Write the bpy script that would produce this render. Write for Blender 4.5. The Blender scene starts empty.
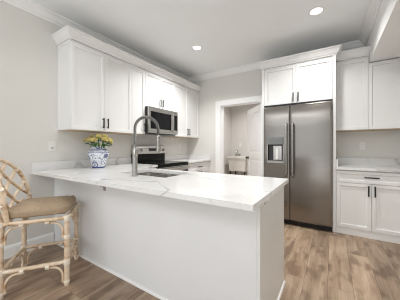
import bpy, bmesh, math, random
from mathutils import Vector, Matrix
from mathutils.bvhtree import BVHTree

scene = bpy.context.scene
COL = scene.collection
random.seed(7)

# ------------------------------------------------------------------ camera
cam_d = bpy.data.cameras.new('camera')
cam = bpy.data.objects.new('camera', cam_d)
COL.objects.link(cam)
cam.location = (2.939, -4.083, 1.194)
cam.rotation_euler = (math.pi / 2, 0, 0.5649)
cam_d.sensor_width = 36.0
cam_d.lens = 36.0 * 207.35 / 400.0
cam_d.shift_y = -0.0075
cam_d.clip_start = 0.05
scene.camera = cam

# ------------------------------------------------------------------ world, light, exposure
world = bpy.data.worlds.new('world')
scene.world = world
world.use_nodes = True
bg = world.node_tree.nodes['Background']
bg.inputs[0].default_value = (0.94, 0.97, 1.0, 1)
bg.inputs[1].default_value = 0.28

def area(name, loc, rot, sx, sy, power, color, spread=math.pi):
    d = bpy.data.lights.new(name, 'AREA')
    d.shape = 'RECTANGLE'; d.size = sx; d.size_y = sy
    d.energy = power; d.color = color; d.spread = spread
    o = bpy.data.objects.new(name, d); COL.objects.link(o)
    o.location = loc; o.rotation_euler = rot
    return o
# daylight from behind the camera, plus two unseen fill lights added for brightness
LIGHT_A, LIGHT_U, LIGHT_H = 29, 20, 31
area('daylight_rear', (1.9, -6.5, 1.5), (math.radians(90), 0, 0), 3.4, 2.4, LIGHT_A, (0.95, 0.978, 1.0))
area('fill_upward', (1.9, -5.6, 0.25), (math.radians(150), 0, 0), 3.2, 1.2, LIGHT_U, (0.95, 0.978, 1.0))  # added fill, tilted up to brighten the ceiling
area('fill_high', (1.9, -5.4, 2.7), (math.radians(40), 0, 0), 3.2, 1.0, LIGHT_H, (0.95, 0.978, 1.0))  # added fill near the ceiling, brightens the kitchen walls and cabinets

scene.cycles.filter_width = 1.1
vs = scene.view_settings
vs.view_transform = 'Standard'; vs.look = 'None'; vs.gamma = 1.0
vs.use_curve_mapping = False
vs.exposure = 0.05
CAN_1, CAN_2, CAN_3, FILL_CAN_4, FILL_CAN_5 = 27, 12.5, 25, 3.5, 11.5
CAN_COLOR = (1.0, 0.995, 0.985)

# ------------------------------------------------------------------ materials
def new_mat(name):
    m = bpy.data.materials.new(name); m.use_nodes = True
    nt = m.node_tree
    return m, nt, nt.nodes['Principled BSDF']

def N(nt, kind, **kw):
    n = nt.nodes.new(kind)
    for k, v in kw.items():
        if k.startswith('i_'):
            n.inputs[k[2:].replace('_', ' ')].default_value = v
        else:
            setattr(n, k, v)
    return n

def L(nt, a, b): nt.links.new(a, b)

def coords(nt, scale=(1, 1, 1), rot=(0, 0, 0)):
    tc = N(nt, 'ShaderNodeTexCoord'); mp = N(nt, 'ShaderNodeMapping')
    mp.inputs['Scale'].default_value = scale; mp.inputs['Rotation'].default_value = rot
    L(nt, tc.outputs['Object'], mp.inputs['Vector'])
    return mp.outputs['Vector']

def ramp(nt, fac, stops):
    r = N(nt, 'ShaderNodeValToRGB')
    e = r.color_ramp.elements
    while len(e) < len(stops): e.new(0.5)
    for i, (p, c) in enumerate(stops):
        e[i].position = p; e[i].color = (c[0], c[1], c[2], 1)
    L(nt, fac, r.inputs['Fac'])
    return r.outputs['Color']

def simple(name, col, rough=0.5, metal=0.0, var=0.06, scale=6.0, bump=0.0, stretch=(1, 1, 1), coat=0.0):
    """a plain material with a faint procedural mottling and an optional fine bump"""
    m, nt, b = new_mat(name)
    v = coords(nt, stretch)
    n = N(nt, 'ShaderNodeTexNoise'); n.inputs['Scale'].default_value = scale
    n.inputs['Detail'].default_value = 4
    L(nt, v, n.inputs['Vector'])
    c = ramp(nt, n.outputs['Fac'], [(0.3, [x * (1 - var) for x in col]), (0.7, [min(1, x * (1 + var)) for x in col])])
    L(nt, c, b.inputs['Base Color'])
    b.inputs['Roughness'].default_value = rough
    b.inputs['Metallic'].default_value = metal
    b.inputs['Coat Weight'].default_value = coat
    if bump:
        bp = N(nt, 'ShaderNodeBump'); bp.inputs['Strength'].default_value = bump
        bp.inputs['Distance'].default_value = 0.002
        n2 = N(nt, 'ShaderNodeTexNoise'); n2.inputs['Scale'].default_value = scale * 30
        L(nt, v, n2.inputs['Vector'])
        L(nt, n2.outputs['Fac'], bp.inputs['Height']); L(nt, bp.outputs['Normal'], b.inputs['Normal'])
    return m

M = {}
M['wall'] = simple('wall_paint', (0.72, 0.708, 0.672), 0.75, var=0.012, scale=2, bump=0.05)
M['laundry_wall'] = simple('laundry_paint', (0.71, 0.68, 0.65), 0.75, var=0.012, scale=2, bump=0.05)
M['ceiling'] = simple('ceiling_paint', (0.885, 0.905, 0.915), 0.85, var=0.012, scale=2, bump=0.05)
M['trim'] = simple('trim_paint', (0.88, 0.878, 0.868), 0.4, var=0.01)
M['cabinet'] = simple('cabinet_paint', (0.80, 0.797, 0.785), 0.42, var=0.01, scale=3)
M['panel'] = simple('panel_paint', (0.80, 0.81, 0.82), 0.5, var=0.015, scale=3)
M['black'] = simple('black_metal', (0.008, 0.008, 0.008), 0.5, var=0.1)
M['black_glass'] = simple('black_glass', (0.006, 0.006, 0.007), 0.12, var=0.05)
M['black_glass'].node_tree.nodes['Principled BSDF'].inputs['Specular IOR Level'].default_value = 0.18
M['dark'] = simple('dark_grey_plastic', (0.05, 0.05, 0.052), 0.45, var=0.1)
M['plastic'] = simple('white_plastic', (0.82, 0.81, 0.78), 0.35, var=0.01)
M['slot'] = simple('slot_shadow_grey', (0.12, 0.115, 0.11), 0.6, var=0.05)
M['tub'] = simple('tub_plastic', (0.78, 0.75, 0.70), 0.4, var=0.02)
M['chrome'] = simple('brushed_nickel', (0.42, 0.41, 0.39), 0.2, metal=1.0, var=0.04)
M['cushion'] = simple('taupe_fabric', (0.37, 0.275, 0.185), 0.9, var=0.10, scale=40, bump=0.35)
M['petal'] = simple('yellow_petal', (1.0, 0.84, 0.42), 0.6, var=0.10, scale=30)
_p = M['petal'].node_tree.nodes['Principled BSDF']
_p.inputs['Subsurface Weight'].default_value = 0.5; _p.inputs['Subsurface Radius'].default_value = (0.02, 0.015, 0.006)
M['leaf'] = simple('green_leaf', (0.11, 0.28, 0.05), 0.55, var=0.35, scale=25)
M['grey_panel'] = simple('grey_dispenser_plastic', (0.17, 0.18, 0.18), 0.3, var=0.05)
M['switch'] = simple('display_glass', (0.02, 0.022, 0.025), 0.3, var=0.1)

def steel(name, col, rough, horiz):
    m, nt, b = new_mat(name)
    s = (1.5, 1.5, 260) if horiz else (260, 260, 1.5)
    v = coords(nt, s)
    n = N(nt, 'ShaderNodeTexNoise'); n.inputs['Scale'].default_value = 1.0; n.inputs['Detail'].default_value = 3
    L(nt, v, n.inputs['Vector'])
    L(nt, ramp(nt, n.outputs['Fac'], [(0.3, [x * 0.94 for x in col]), (0.7, [x * 1.05 for x in col])]), b.inputs['Base Color'])
    b.inputs['Metallic'].default_value = 1.0
    b.inputs['Roughness'].default_value = rough
    tg = N(nt, 'ShaderNodeTangent', direction_type='RADIAL', axis='Z')
    L(nt, tg.outputs[0], b.inputs['Tangent'])
    b.inputs['Anisotropic'].default_value = 0.6
    # very slight oil-canning of the sheet
    v2 = coords(nt, (0.7, 0.7, 2.4))
    n2 = N(nt, 'ShaderNodeTexNoise'); n2.inputs['Scale'].default_value = 1.3; n2.inputs['Detail'].default_value = 1
    L(nt, v2, n2.inputs['Vector'])
    bp = N(nt, 'ShaderNodeBump'); bp.inputs['Strength'].default_value = 0.3; bp.inputs['Distance'].default_value = 0.03
    L(nt, n2.outputs['Fac'], bp.inputs['Height']); L(nt, bp.outputs['Normal'], b.inputs['Normal'])
    return m
M['steel'] = steel('stainless_steel', (0.27, 0.252, 0.23), 0.24, True)
M['sink_steel'] = simple('sink_steel', (0.62, 0.61, 0.59), 0.2, metal=1.0, var=0.04)
M['spring'] = simple('spring_steel', (0.27, 0.265, 0.255), 0.25, metal=1.0, var=0.05)
M['steel_plain'] = simple('satin_steel', (0.50, 0.49, 0.47), 0.28, metal=1.0, var=0.03)

def marble():
    m, nt, b = new_mat('white_quartz')
    v = coords(nt, (1, 1, 1), (0, 0, 0.5))
    warp = N(nt, 'ShaderNodeTexNoise'); warp.inputs['Scale'].default_value = 1.1; warp.inputs['Detail'].default_value = 3
    L(nt, v, warp.inputs['Vector'])
    mix = N(nt, 'ShaderNodeVectorMath', operation='MULTIPLY_ADD')
    L(nt, warp.outputs['Color'], mix.inputs[0]); mix.inputs[1].default_value = (1.0, 1.0, 1.0); L(nt, v, mix.inputs[2])
    stretch = N(nt, 'ShaderNodeMapping'); stretch.inputs['Scale'].default_value = (0.45, 1.5, 1.0)
    L(nt, mix.outputs[0], stretch.inputs['Vector'])
    def vein(scale, width, det):
        n = N(nt, 'ShaderNodeTexNoise'); n.inputs['Scale'].default_value = scale; n.inputs['Detail'].default_value = det
        L(nt, stretch.outputs['Vector'], n.inputs['Vector'])
        s = N(nt, 'ShaderNodeMath', operation='SUBTRACT'); L(nt, n.outputs['Fac'], s.inputs[0]); s.inputs[1].default_value = 0.5
        a = N(nt, 'ShaderNodeMath', operation='ABSOLUTE'); L(nt, s.outputs[0], a.inputs[0])
        r = N(nt, 'ShaderNodeMapRange'); r.inputs['From Min'].default_value = 0.0; r.inputs['From Max'].default_value = width
        r.inputs['To Min'].default_value = 1.0; r.inputs['To Max'].default_value = 0.0
        L(nt, a.outputs[0], r.inputs['Value'])
        return r.outputs[0]
    v1 = vein(1.5, 0.020, 1.5)
    v2 = vein(3.4, 0.020, 2.0)
    patch = N(nt, 'ShaderNodeTexNoise'); patch.inputs['Scale'].default_value = 1.7
    L(nt, v, patch.inputs['Vector'])
    pr = N(nt, 'ShaderNodeMapRange'); pr.inputs['From Min'].default_value = 0.42; pr.inputs['From Max'].default_value = 0.6
    L(nt, patch.outputs['Fac'], pr.inputs['Value'])
    mu = N(nt, 'ShaderNodeMath', operation='MULTIPLY'); L(nt, v1, mu.inputs[0]); L(nt, pr.outputs[0], mu.inputs[1])
    m2 = N(nt, 'ShaderNodeMath', operation='MULTIPLY'); L(nt, v2, m2.inputs[0]); m2.inputs[1].default_value = 0.16
    ad = N(nt, 'ShaderNodeMath', operation='MAXIMUM'); L(nt, mu.outputs[0], ad.inputs[0]); L(nt, m2.outputs[0], ad.inputs[1])
    cl = N(nt, 'ShaderNodeTexNoise'); cl.inputs['Scale'].default_value = 2.2; L(nt, mix.outputs[0], cl.inputs['Vector'])
    base = ramp(nt, cl.outputs['Fac'], [(0.3, (0.73, 0.722, 0.71)), (0.55, (0.78, 0.777, 0.768))])
    mc = N(nt, 'ShaderNodeMix', data_type='RGBA')
    L(nt, ad.outputs[0], mc.inputs['Factor']); L(nt, base, mc.inputs[6]); mc.inputs[7].default_value = (0.50, 0.49, 0.475, 1)
    L(nt, mc.outputs[2], b.inputs['Base Color'])
    b.inputs['Roughness'].default_value = 0.16
    return m
M['marble'] = marble()

def planks():
    m, nt, b = new_mat('vinyl_planks')
    v = coords(nt, (1, 1, 1), (0, 0, math.pi / 2))
    br = N(nt, 'ShaderNodeTexBrick')
    br.offset = 0.37; br.squash = 1.0
    br.inputs['Color1'].default_value = (0, 0, 0, 1); br.inputs['Color2'].default_value = (1, 1, 1, 1)
    br.inputs['Mortar'].default_value = (0.5, 0.5, 0.5, 1)
    br.inputs['Scale'].default_value = 1.0
    br.inputs['Mortar Size'].default_value = 0.0012
    br.inputs['Mortar Smooth'].default_value = 0.2
    br.inputs['Brick Width'].default_value = 1.22
    br.inputs['Row Height'].default_value = 0.182
    L(nt, v, br.inputs['Vector'])
    # shift the grain in each plank
    off = N(nt, 'ShaderNodeVectorMath', operation='MULTIPLY_ADD')
    L(nt, br.outputs['Color'], off.inputs[0]); off.inputs[1].default_value = (7.3, 3.1, 5.7); L(nt, v, off.inputs[2])
    st = N(nt, 'ShaderNodeMapping'); st.inputs['Scale'].default_value = (1.3, 9.0, 1.0)
    L(nt, off.outputs[0], st.inputs['Vector'])
    g = N(nt, 'ShaderNodeTexNoise'); g.inputs['Scale'].default_value = 1.3; g.inputs['Detail'].default_value = 5
    g.inputs['Roughness'].default_value = 0.62; g.inputs['Distortion'].default_value = 0.6
    L(nt, st.outputs['Vector'], g.inputs['Vector'])
    st2 = N(nt, 'ShaderNodeMapping'); st2.inputs['Scale'].default_value = (3.0, 60.0, 1.0)
    L(nt, off.outputs[0], st2.inputs['Vector'])
    g2 = N(nt, 'ShaderNodeTexNoise'); g2.inputs['Scale'].default_value = 1.5; g2.inputs['Detail'].default_value = 4
    L(nt, st2.outputs['Vector'], g2.inputs['Vector'])
    st3 = N(nt, 'ShaderNodeMapping'); st3.inputs['Scale'].default_value = (3.0, 6.5, 1.0)
    L(nt, off.outputs[0], st3.inputs['Vector'])
    kn = N(nt, 'ShaderNodeTexNoise'); kn.inputs['Scale'].default_value = 1.1; kn.inputs['Detail'].default_value = 2
    L(nt, st3.outputs['Vector'], kn.inputs['Vector'])
    c1 = ramp(nt, g.outputs['Fac'], [(0.28, (0.205, 0.132, 0.084)), (0.5, (0.35, 0.248, 0.170)), (0.75, (0.48, 0.36, 0.26))])
    k = N(nt, 'ShaderNodeMapRange'); k.inputs['From Min'].default_value = 0.53; k.inputs['From Max'].default_value = 0.66
    k.inputs['To Min'].default_value = 0.0; k.inputs['To Max'].default_value = 0.7
    L(nt, kn.outputs['Fac'], k.inputs['Value'])
    mx = N(nt, 'ShaderNodeMix', data_type='RGBA'); L(nt, k.outputs[0], mx.inputs['Factor']); L(nt, c1, mx.inputs[6])
    mx.inputs[7].default_value = (0.13, 0.078, 0.046, 1)
    tone = N(nt, 'ShaderNodeMapRange'); tone.inputs['To Min'].default_value = 0.78; tone.inputs['To Max'].default_value = 1.2
    L(nt, br.outputs['Color'], tone.inputs['Value'])
    fine = N(nt, 'ShaderNodeMapRange'); fine.inputs['From Min'].default_value = 0.3; fine.inputs['From Max'].default_value = 0.7
    fine.inputs['To Min'].default_value = 0.88; fine.inputs['To Max'].default_value = 1.1
    L(nt, g2.outputs['Fac'], fine.inputs['Value'])
    tm = N(nt, 'ShaderNodeMath', operation='MULTIPLY'); L(nt, tone.outputs[0], tm.inputs[0]); L(nt, fine.outputs[0], tm.inputs[1])
    mm = N(nt, 'ShaderNodeVectorMath', operation='SCALE'); L(nt, mx.outputs[2], mm.inputs[0]); L(nt, tm.outputs[0], mm.inputs['Scale'])
    jo = N(nt, 'ShaderNodeMix', data_type='RGBA'); L(nt, br.outputs['Fac'], jo.inputs['Factor']); L(nt, mm.outputs[0], jo.inputs[6])
    jo.inputs[7].default_value = (0.10, 0.07, 0.05, 1)
    L(nt, jo.outputs[2], b.inputs['Base Color'])
    b.inputs['Roughness'].default_value = 0.42
    return m
M['floor'] = planks()

def rattan():
    m, nt, b = new_mat('rattan_pole')
    v = coords(nt)
    n = N(nt, 'ShaderNodeTexNoise'); n.inputs['Scale'].default_value = 14; n.inputs['Detail'].default_value = 4
    L(nt, v, n.inputs['Vector'])
    L(nt, ramp(nt, n.outputs['Fac'], [(0.30, (0.36, 0.20, 0.10)), (0.46, (0.68, 0.52, 0.36)), (0.7, (0.80, 0.68, 0.54))]), b.inputs['Base Color'])
    b.inputs['Roughness'].default_value = 0.45
    return m
M['maple'] = simple('maple_underside', (0.56, 0.42, 0.28), 0.5, var=0.08, scale=4, stretch=(1, 8, 1))
M['rattan'] = rattan()
M['binding'] = simple('rattan_binding', (0.82, 0.73, 0.61), 0.5, var=0.10, scale=30)

def porcelain():
    m, nt, b = new_mat('blue_white_porcelain')
    tc = N(nt, 'ShaderNodeTexCoord'); sp = N(nt, 'ShaderNodeSeparateXYZ'); L(nt, tc.outputs['Object'], sp.inputs[0])
    at = N(nt, 'ShaderNodeMath', operation='ARCTAN2'); L(nt, sp.outputs['Y'], at.inputs[0]); L(nt, sp.outputs['X'], at.inputs[1])
    cb = N(nt, 'ShaderNodeCombineXYZ')
    a2 = N(nt, 'ShaderNodeMath', operation='MULTIPLY'); L(nt, at.outputs[0], a2.inputs[0]); a2.inputs[1].default_value = 6 / (2 * math.pi)
    z2 = N(nt, 'ShaderNodeMath', operation='MULTIPLY'); L(nt, sp.outputs['Z'], z2.inputs[0]); z2.inputs[1].default_value = 9.0
    L(nt, a2.outputs[0], cb.inputs[0]); L(nt, z2.outputs[0], cb.inputs[1])
    vo = N(nt, 'ShaderNodeTexVoronoi'); vo.inputs['Scale'].default_value = 0.85; vo.inputs['Randomness'].default_value = 0.55
    L(nt, cb.outputs[0], vo.inputs['Vector'])
    rings = ramp(nt, vo.outputs['Distance'], [(0.0, (1, 1, 1)), (0.13, (1, 1, 1)), (0.16, (0, 0, 0)), (0.25, (0, 0, 0)), (0.28, (0.9, 0.9, 0.9)), (0.35, (0.8, 0.8, 0.8)), (0.39, (0, 0, 0))])
    n = N(nt, 'ShaderNodeTexNoise'); n.inputs['Scale'].default_value = 5.5; n.inputs['Detail'].default_value = 3; n.inputs['Distortion'].default_value = 1.5
    L(nt, cb.outputs[0], n.inputs['Vector'])
    leafy = ramp(nt, n.outputs['Fac'], [(0.50, (0, 0, 0)), (0.57, (0.8, 0.8, 0.8))])
    band = ramp(nt, sp.outputs['Z'], [(0.0, (1, 1, 1)), (0.016, (1, 1, 1)), (0.02, (0, 0, 0)), (0.198, (0, 0, 0)), (0.20, (0.8, 0.8, 0.8)), (0.207, (0.8, 0.8, 0.8)), (0.210, (0.25, 0.25, 0.25)), (0.25, (0.5, 0.5, 0.5)), (0.262, (0.1, 0.1, 0.1))])
    mx1 = N(nt, 'ShaderNodeMath', operation='MAXIMUM'); L(nt, rings, mx1.inputs[0]); L(nt, leafy, mx1.inputs[1])
    mx2 = N(nt, 'ShaderNodeMath', operation='MAXIMUM'); L(nt, mx1.outputs[0], mx2.inputs[0]); L(nt, band, mx2.inputs[1])
    mc = N(nt, 'ShaderNodeMix', data_type='RGBA'); L(nt, mx2.outputs[0], mc.inputs['Factor'])
    mc.inputs[6].default_value = (0.80, 0.82, 0.85, 1); mc.inputs[7].default_value = (0.035, 0.055, 0.20, 1)
    L(nt, mc.outputs[2], b.inputs['Base Color']); b.inputs['Roughness'].default_value = 0.15
    return m
M['porcelain'] = porcelain()

def emissive(name, col, strength):
    m, nt, b = new_mat(name)
    b.inputs['Base Color'].default_value = (*col, 1)
    b.inputs['Emission Color'].default_value = (*col, 1)
    b.inputs['Emission Strength'].default_value = strength
    return m
M['lens'] = emissive('light_lens', (1.0, 0.98, 0.95), 4.0)

# ------------------------------------------------------------------ mesh helpers
def bx(bm, x0, x1, y0, y1, z0, z1, bev=0.0):
    vs_ = [bm.verts.new((x, y, z)) for z in (z0, z1) for y in (y0, y1) for x in (x0, x1)]
    q = [(0, 2, 3, 1), (4, 5, 7, 6), (0, 1, 5, 4), (2, 6, 7, 3), (0, 4, 6, 2), (1, 3, 7, 5)]
    fs = [bm.faces.new([vs_[i] for i in f]) for f in q]
    if bev:
        es = list({e for f in fs for e in f.edges})
        bmesh.ops.bevel(bm, geom=es, offset=bev, segments=2, profile=0.6, affect='EDGES')

def BM(): return bmesh.new()
def box(*a, **k):
    bm = BM(); bx(bm, *a, **k); return bm

def smooth_path(pts, n=8):
    """Catmull-Rom through the points"""
    P = [Vector(p) for p in pts]
    if len(P) < 3: return P
    P = [P[0] * 2 - P[1]] + P + [P[-1] * 2 - P[-2]]
    out = []
    for i in range(1, len(P) - 2):
        for k in range(n):
            t = k / n
            a, b, c, d = P[i - 1], P[i], P[i + 1], P[i + 2]
            out.append(0.5 * ((2 * b) + (c - a) * t + (2 * a - 5 * b + 4 * c - d) * t * t + (3 * b - a - 3 * c + d) * t ** 3))
    out.append(P[-2])
    return out

def tube(bm, pts, r, n=10, smooth=0, closed=False):
    P = smooth_path(pts, smooth) if smooth else [Vector(p) for p in pts]
    rad = r if isinstance(r, (list, tuple)) else [r] * len(P)
    if len(rad) != len(P):
        rad = [rad[0] + (rad[-1] - rad[0]) * i / (len(P) - 1) for i in range(len(P))]
    rings, up = [], None
    for i, p in enumerate(P):
        if closed: t = (P[(i + 1) % len(P)] - P[i - 1]).normalized()
        else: t = (P[min(i + 1, len(P) - 1)] - P[max(i - 1, 0)]).normalized()
        if up is None:
            up = Vector((0, 0, 1)) if abs(t.z) < 0.9 else Vector((1, 0, 0))
        u = (up - t * up.dot(t)).normalized(); w = t.cross(u); up = u
        rings.append([bm.verts.new(p + (u * math.cos(a) + w * math.sin(a)) * rad[i]) for a in [2 * math.pi * k / n for k in range(n)]])
    m = len(rings)
    for i in range(m if closed else m - 1):
        A, B = rings[i], rings[(i + 1) % m]
        for k in range(n):
            bm.faces.new((A[k], A[(k + 1) % n], B[(k + 1) % n], B[k]))
    if not closed:
        bm.faces.new(list(reversed(rings[0]))); bm.faces.new(rings[-1])

def lathe(bm, prof, c=(0, 0, 0), n=32, capb=True, capt=True):
    rings = [[bm.verts.new((c[0] + r * math.cos(2 * math.pi * k / n), c[1] + r * math.sin(2 * math.pi * k / n), c[2] + z)) for k in range(n)] for r, z in prof]
    for A, B in zip(rings, rings[1:]):
        for k in range(n):
            bm.faces.new((A[k], A[(k + 1) % n], B[(k + 1) % n], B[k]))
    if capb: bm.faces.new(list(reversed(rings[0])))
    if capt: bm.faces.new(rings[-1])

def cyl(bm, p0, p1, r, n=20): tube(bm, [p0, p1], r, n)

def sweep(bm, prof, path):
    """profile (out, z) swept along an XY polyline; out points to the right of travel, corners mitred"""
    P = [Vector((p[0], p[1])) for p in path]
    rings = []
    for i, p in enumerate(P):
        ns = []
        if i > 0: d = (P[i] - P[i - 1]).normalized(); ns.append(Vector((d.y, -d.x)))
        if i < len(P) - 1: d = (P[i + 1] - P[i]).normalized(); ns.append(Vector((d.y, -d.x)))
        m = ns[0] if len(ns) == 1 else (ns[0] + ns[1]) / (1 + ns[0].dot(ns[1]))
        rings.append([bm.verts.new((p.x + m.x * o, p.y + m.y * o, z)) for o, z in prof])
    k = len(prof)
    for A, B in zip(rings, rings[1:]):
        for j in range(k):
            bm.faces.new((A[j], A[(j + 1) % k], B[(j + 1) % k], B[j]))
    bm.faces.new(list(reversed(rings[0]))); bm.faces.new(rings[-1])

def grid_slab(bm, xs, ys, solid, z0, z1):
    """slab made of grid cells; only outer faces are built, so cut-outs have clean sides"""
    V = {}
    def v(i, j, z):
        if (i, j, z) not in V: V[(i, j, z)] = bm.verts.new((xs[i], ys[j], z))
        return V[(i, j, z)]
    nx, ny = len(xs) - 1, len(ys) - 1
    S = lambda i, j: 0 <= i < nx and 0 <= j < ny and solid((xs[i] + xs[i + 1]) / 2, (ys[j] + ys[j + 1]) / 2)
    for i in range(nx):
        for j in range(ny):
            if not S(i, j): continue
            bm.faces.new((v(i, j, z1), v(i + 1, j, z1), v(i + 1, j + 1, z1), v(i, j + 1, z1)))
            bm.faces.new((v(i, j, z0), v(i, j + 1, z0), v(i + 1, j + 1, z0), v(i + 1, j, z0)))
            for (di, dj, a, b_) in ((-1, 0, (i, j + 1), (i, j)), (1, 0, (i + 1, j), (i + 1, j + 1)), (0, -1, (i, j), (i + 1, j)), (0, 1, (i + 1, j + 1), (i, j + 1))):
                if not S(i + di, j + dj):
                    bm.faces.new((v(*a, z0), v(*b_, z0), v(*b_, z1), v(*a, z1)))

def xform(bm, mtx): bmesh.ops.transform(bm, matrix=mtx, verts=bm.verts)

def link(name, bm, mat, smooth=False, autosmooth=None):
    bmesh.ops.recalc_face_normals(bm, faces=bm.faces)
    me = bpy.data.meshes.new(name); bm.to_mesh(me); bm.free()
    if smooth:
        for p in me.polygons: p.use_smooth = True
        if autosmooth:
            try: me.set_sharp_from_angle(angle=math.radians(autosmooth))
            except Exception: pass
    me.materials.append(M[mat] if isinstance(mat, str) else mat)
    o = bpy.data.objects.new(name, me); COL.objects.link(o)
    return o

def thing(name, label, cat, loc=(0, 0, 0), rotz=0.0, group=None):
    o = bpy.data.objects.new(name, None); COL.objects.link(o)
    o.empty_display_size = 0.1
    o.location = loc; o.rotation_euler = (0, 0, rotz)
    o['label'] = label; o['category'] = cat
    if group: o['group'] = group
    return o

def root_of(o):
    while o.parent: o = o.parent
    return o

def part(name, bm, mat, parent, local=False, smooth=False, auto=40, label=None):
    """a mesh child; shapes given in room coordinates are moved into the thing's own frame"""
    if not local:
        r = root_of(parent)
        m = Matrix.Translation(r.location) @ Matrix.Rotation(r.rotation_euler.z, 4, 'Z')
        xform(bm, m.inverted())
    o = link(name, bm, mat, smooth, auto)
    o.parent = parent
    if label: o['label'] = label
    return o

def struct(name, bm, mat, smooth=False):
    o = link(name, bm, mat, smooth, 40)
    o['kind'] = 'structure'
    return o

# ------------------------------------------------------------------ the room
CEIL = 2.84
REAR = -6.6
RIGHT = 3.86
T = 0.12
struct('floor', box(-T, RIGHT + T, -13.0, 2.05, -0.1, 0), 'floor')  # extended far past the rear so the refrigerator reflects darker floor
struct('ceiling', box(-T, RIGHT + T, REAR, 2.05, CEIL, CEIL + 0.1), 'ceiling')
struct('wall_left', box(-T, 0, REAR, T, 0, CEIL), 'wall')
bm = BM()
DX0, DX1, DH = 0.885, 1.78, 2.10
bx(bm, 0, DX0, 0, T, 0, CEIL); bx(bm, DX1, RIGHT, 0, T, 0, CEIL); bx(bm, DX0, DX1, 0, T, DH, CEIL)
struct('wall_back', bm, 'wall')
struct('wall_right', box(RIGHT, RIGHT + T, REAR, T, 0, CEIL), 'wall')
struct('wall_laundry_back', box(0.18, 2.72, 1.9, 2.02, 0, CEIL), 'laundry_wall')
struct('wall_laundry_left', box(0.18, 0.30, T, 1.9, 0, CEIL), 'laundry_wall')
struct('wall_laundry_right', box(2.60, 2.72, T, 1.9, 0, CEIL), 'laundry_wall')
SOF = 3.39
struct('wall_soffit', box(SOF, RIGHT, REAR, 0, 2.385, CEIL), 'trim')

# crown moulding under the ceiling
h = CEIL
prof = [(0, h - 0.105), (0.008, h - 0.105), (0.012, h - 0.088), (0.030, h - 0.078), (0.048, h - 0.050), (0.066, h - 0.028), (0.082, h - 0.020), (0.084, h - 0.006), (0.090, h - 0.001), (0, h - 0.001)]
bm = BM(); sweep(bm, prof, [(0.001, REAR), (0.001, -0.001), (SOF - 0.001, -0.001), (SOF - 0.001, REAR)])
struct('trim_1', bm, 'trim')
# baseboard along the open part of the left wall
bp = [(0, 0), (0.014, 0), (0.014, 0.105), (0.009, 0.125), (0.004, 0.134), (0, 0.134)]
bm = BM(); sweep(bm, bp, [(0.001, REAR), (0.001, -2.875)]); struct('baseboard_left', bm, 'trim')
bm = BM(); sweep(bm, bp, [(0.301, T), (0.301, 1.899), (2.599, 1.899)]); struct('baseboard_laundry', bm, 'trim')
# door casing and jamb
bm = BM()
bx(bm, DX0 - 0.115, DX0 + 0.006, -0.022, -0.001, 0, DH + 0.005, bev=0.004)
bx(bm, DX1 - 0.006, DX1 + 0.115, -0.022, -0.001, 0, DH + 0.005, bev=0.004)
bx(bm, DX0 - 0.115, DX1 + 0.115, -0.024, -0.001, DH - 0.006, DH + 0.105, bev=0.004)
bx(bm, DX0 + 0.001, DX0 + 0.018, 0.0, T, 0, DH - 0.018); bx(bm, DX1 - 0.018, DX1 - 0.001, 0.0, T, 0, DH - 0.018)
bx(bm, DX0 + 0.001, DX1 - 0.001, 0.0, T, DH - 0.018, DH - 0.001)
struct('trim_2', bm, 'trim')

# the open laundry door: two raised panels each side, black knob
def door_leaf():
    w, hh, t = 0.83, 2.06, 0.035
    bm = BM()
    xs = [0, 0.115, w - 0.115, w]; zs = [0, 0.22, 0.92, 1.06, hh - 0.12, hh]
    for i in range(3):
        for j in range(5):
            rec = (i == 1 and j in (1, 3))
            bx(bm, xs[i], xs[i + 1], -t / 2 + (0.011 if rec else 0), t / 2 - (0.011 if rec else 0), zs[j], zs[j + 1])
    for z0, z1 in ((0.22, 0.92), (1.06, hh - 0.12)):
        bx(bm, 0.155, w - 0.155, -t / 2 + 0.003, t / 2 - 0.003, z0 + 0.045, z1 - 0.045, bev=0.006)
    return bm
hinge = Vector((1.745, 0.135, 0.012)); free = Vector((1.225, 0.80, 0.012))
ang = math.atan2(free.y - hinge.y, free.x - hinge.x)
dr = link('door_1', door_leaf(), 'trim'); dr['kind'] = 'structure'
dr.location = hinge; dr.rotation_euler = (0, 0, ang)
bm = BM()
for s in (1, -1):
    cyl(bm, (0.77, s * 0.018, 0.93), (0.77, s * 0.026, 0.93), 0.033)
    cyl(bm, (0.77, s * 0.026, 0.93), (0.77, s * 0.05, 0.93), 0.012)
    b2 = [(0.006, -0.018), (0.02, -0.014), (0.028, 0.0), (0.024, 0.013), (0.010, 0.019)]
    tmp = BM(); lathe(tmp, b2, n=18)
    xform(tmp, Matrix.Translation((0.77, s * 0.066, 0.93)) @ Matrix.Rotation(math.pi / 2, 4, 'X'))
    me = bpy.data.meshes.new('t'); tmp.to_mesh(me); tmp.free(); bm.from_mesh(me); bpy.data.meshes.remove(me)
k = link('knob', bm, 'black', True, 40); k.parent = dr
bm = BM()
for z in (0.25, 1.05, 1.85):
    cyl(bm, (-0.004, -0.022, z - 0.045), (-0.004, -0.022, z + 0.045), 0.007, 10)
k = link('hinge', bm, 'black', True, 40); k.parent = dr
k = link('strike_plate', box(0.828, 0.8315, -0.012, 0.012, 1.39, 1.45), 'steel_plain'); k.parent = dr

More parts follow.
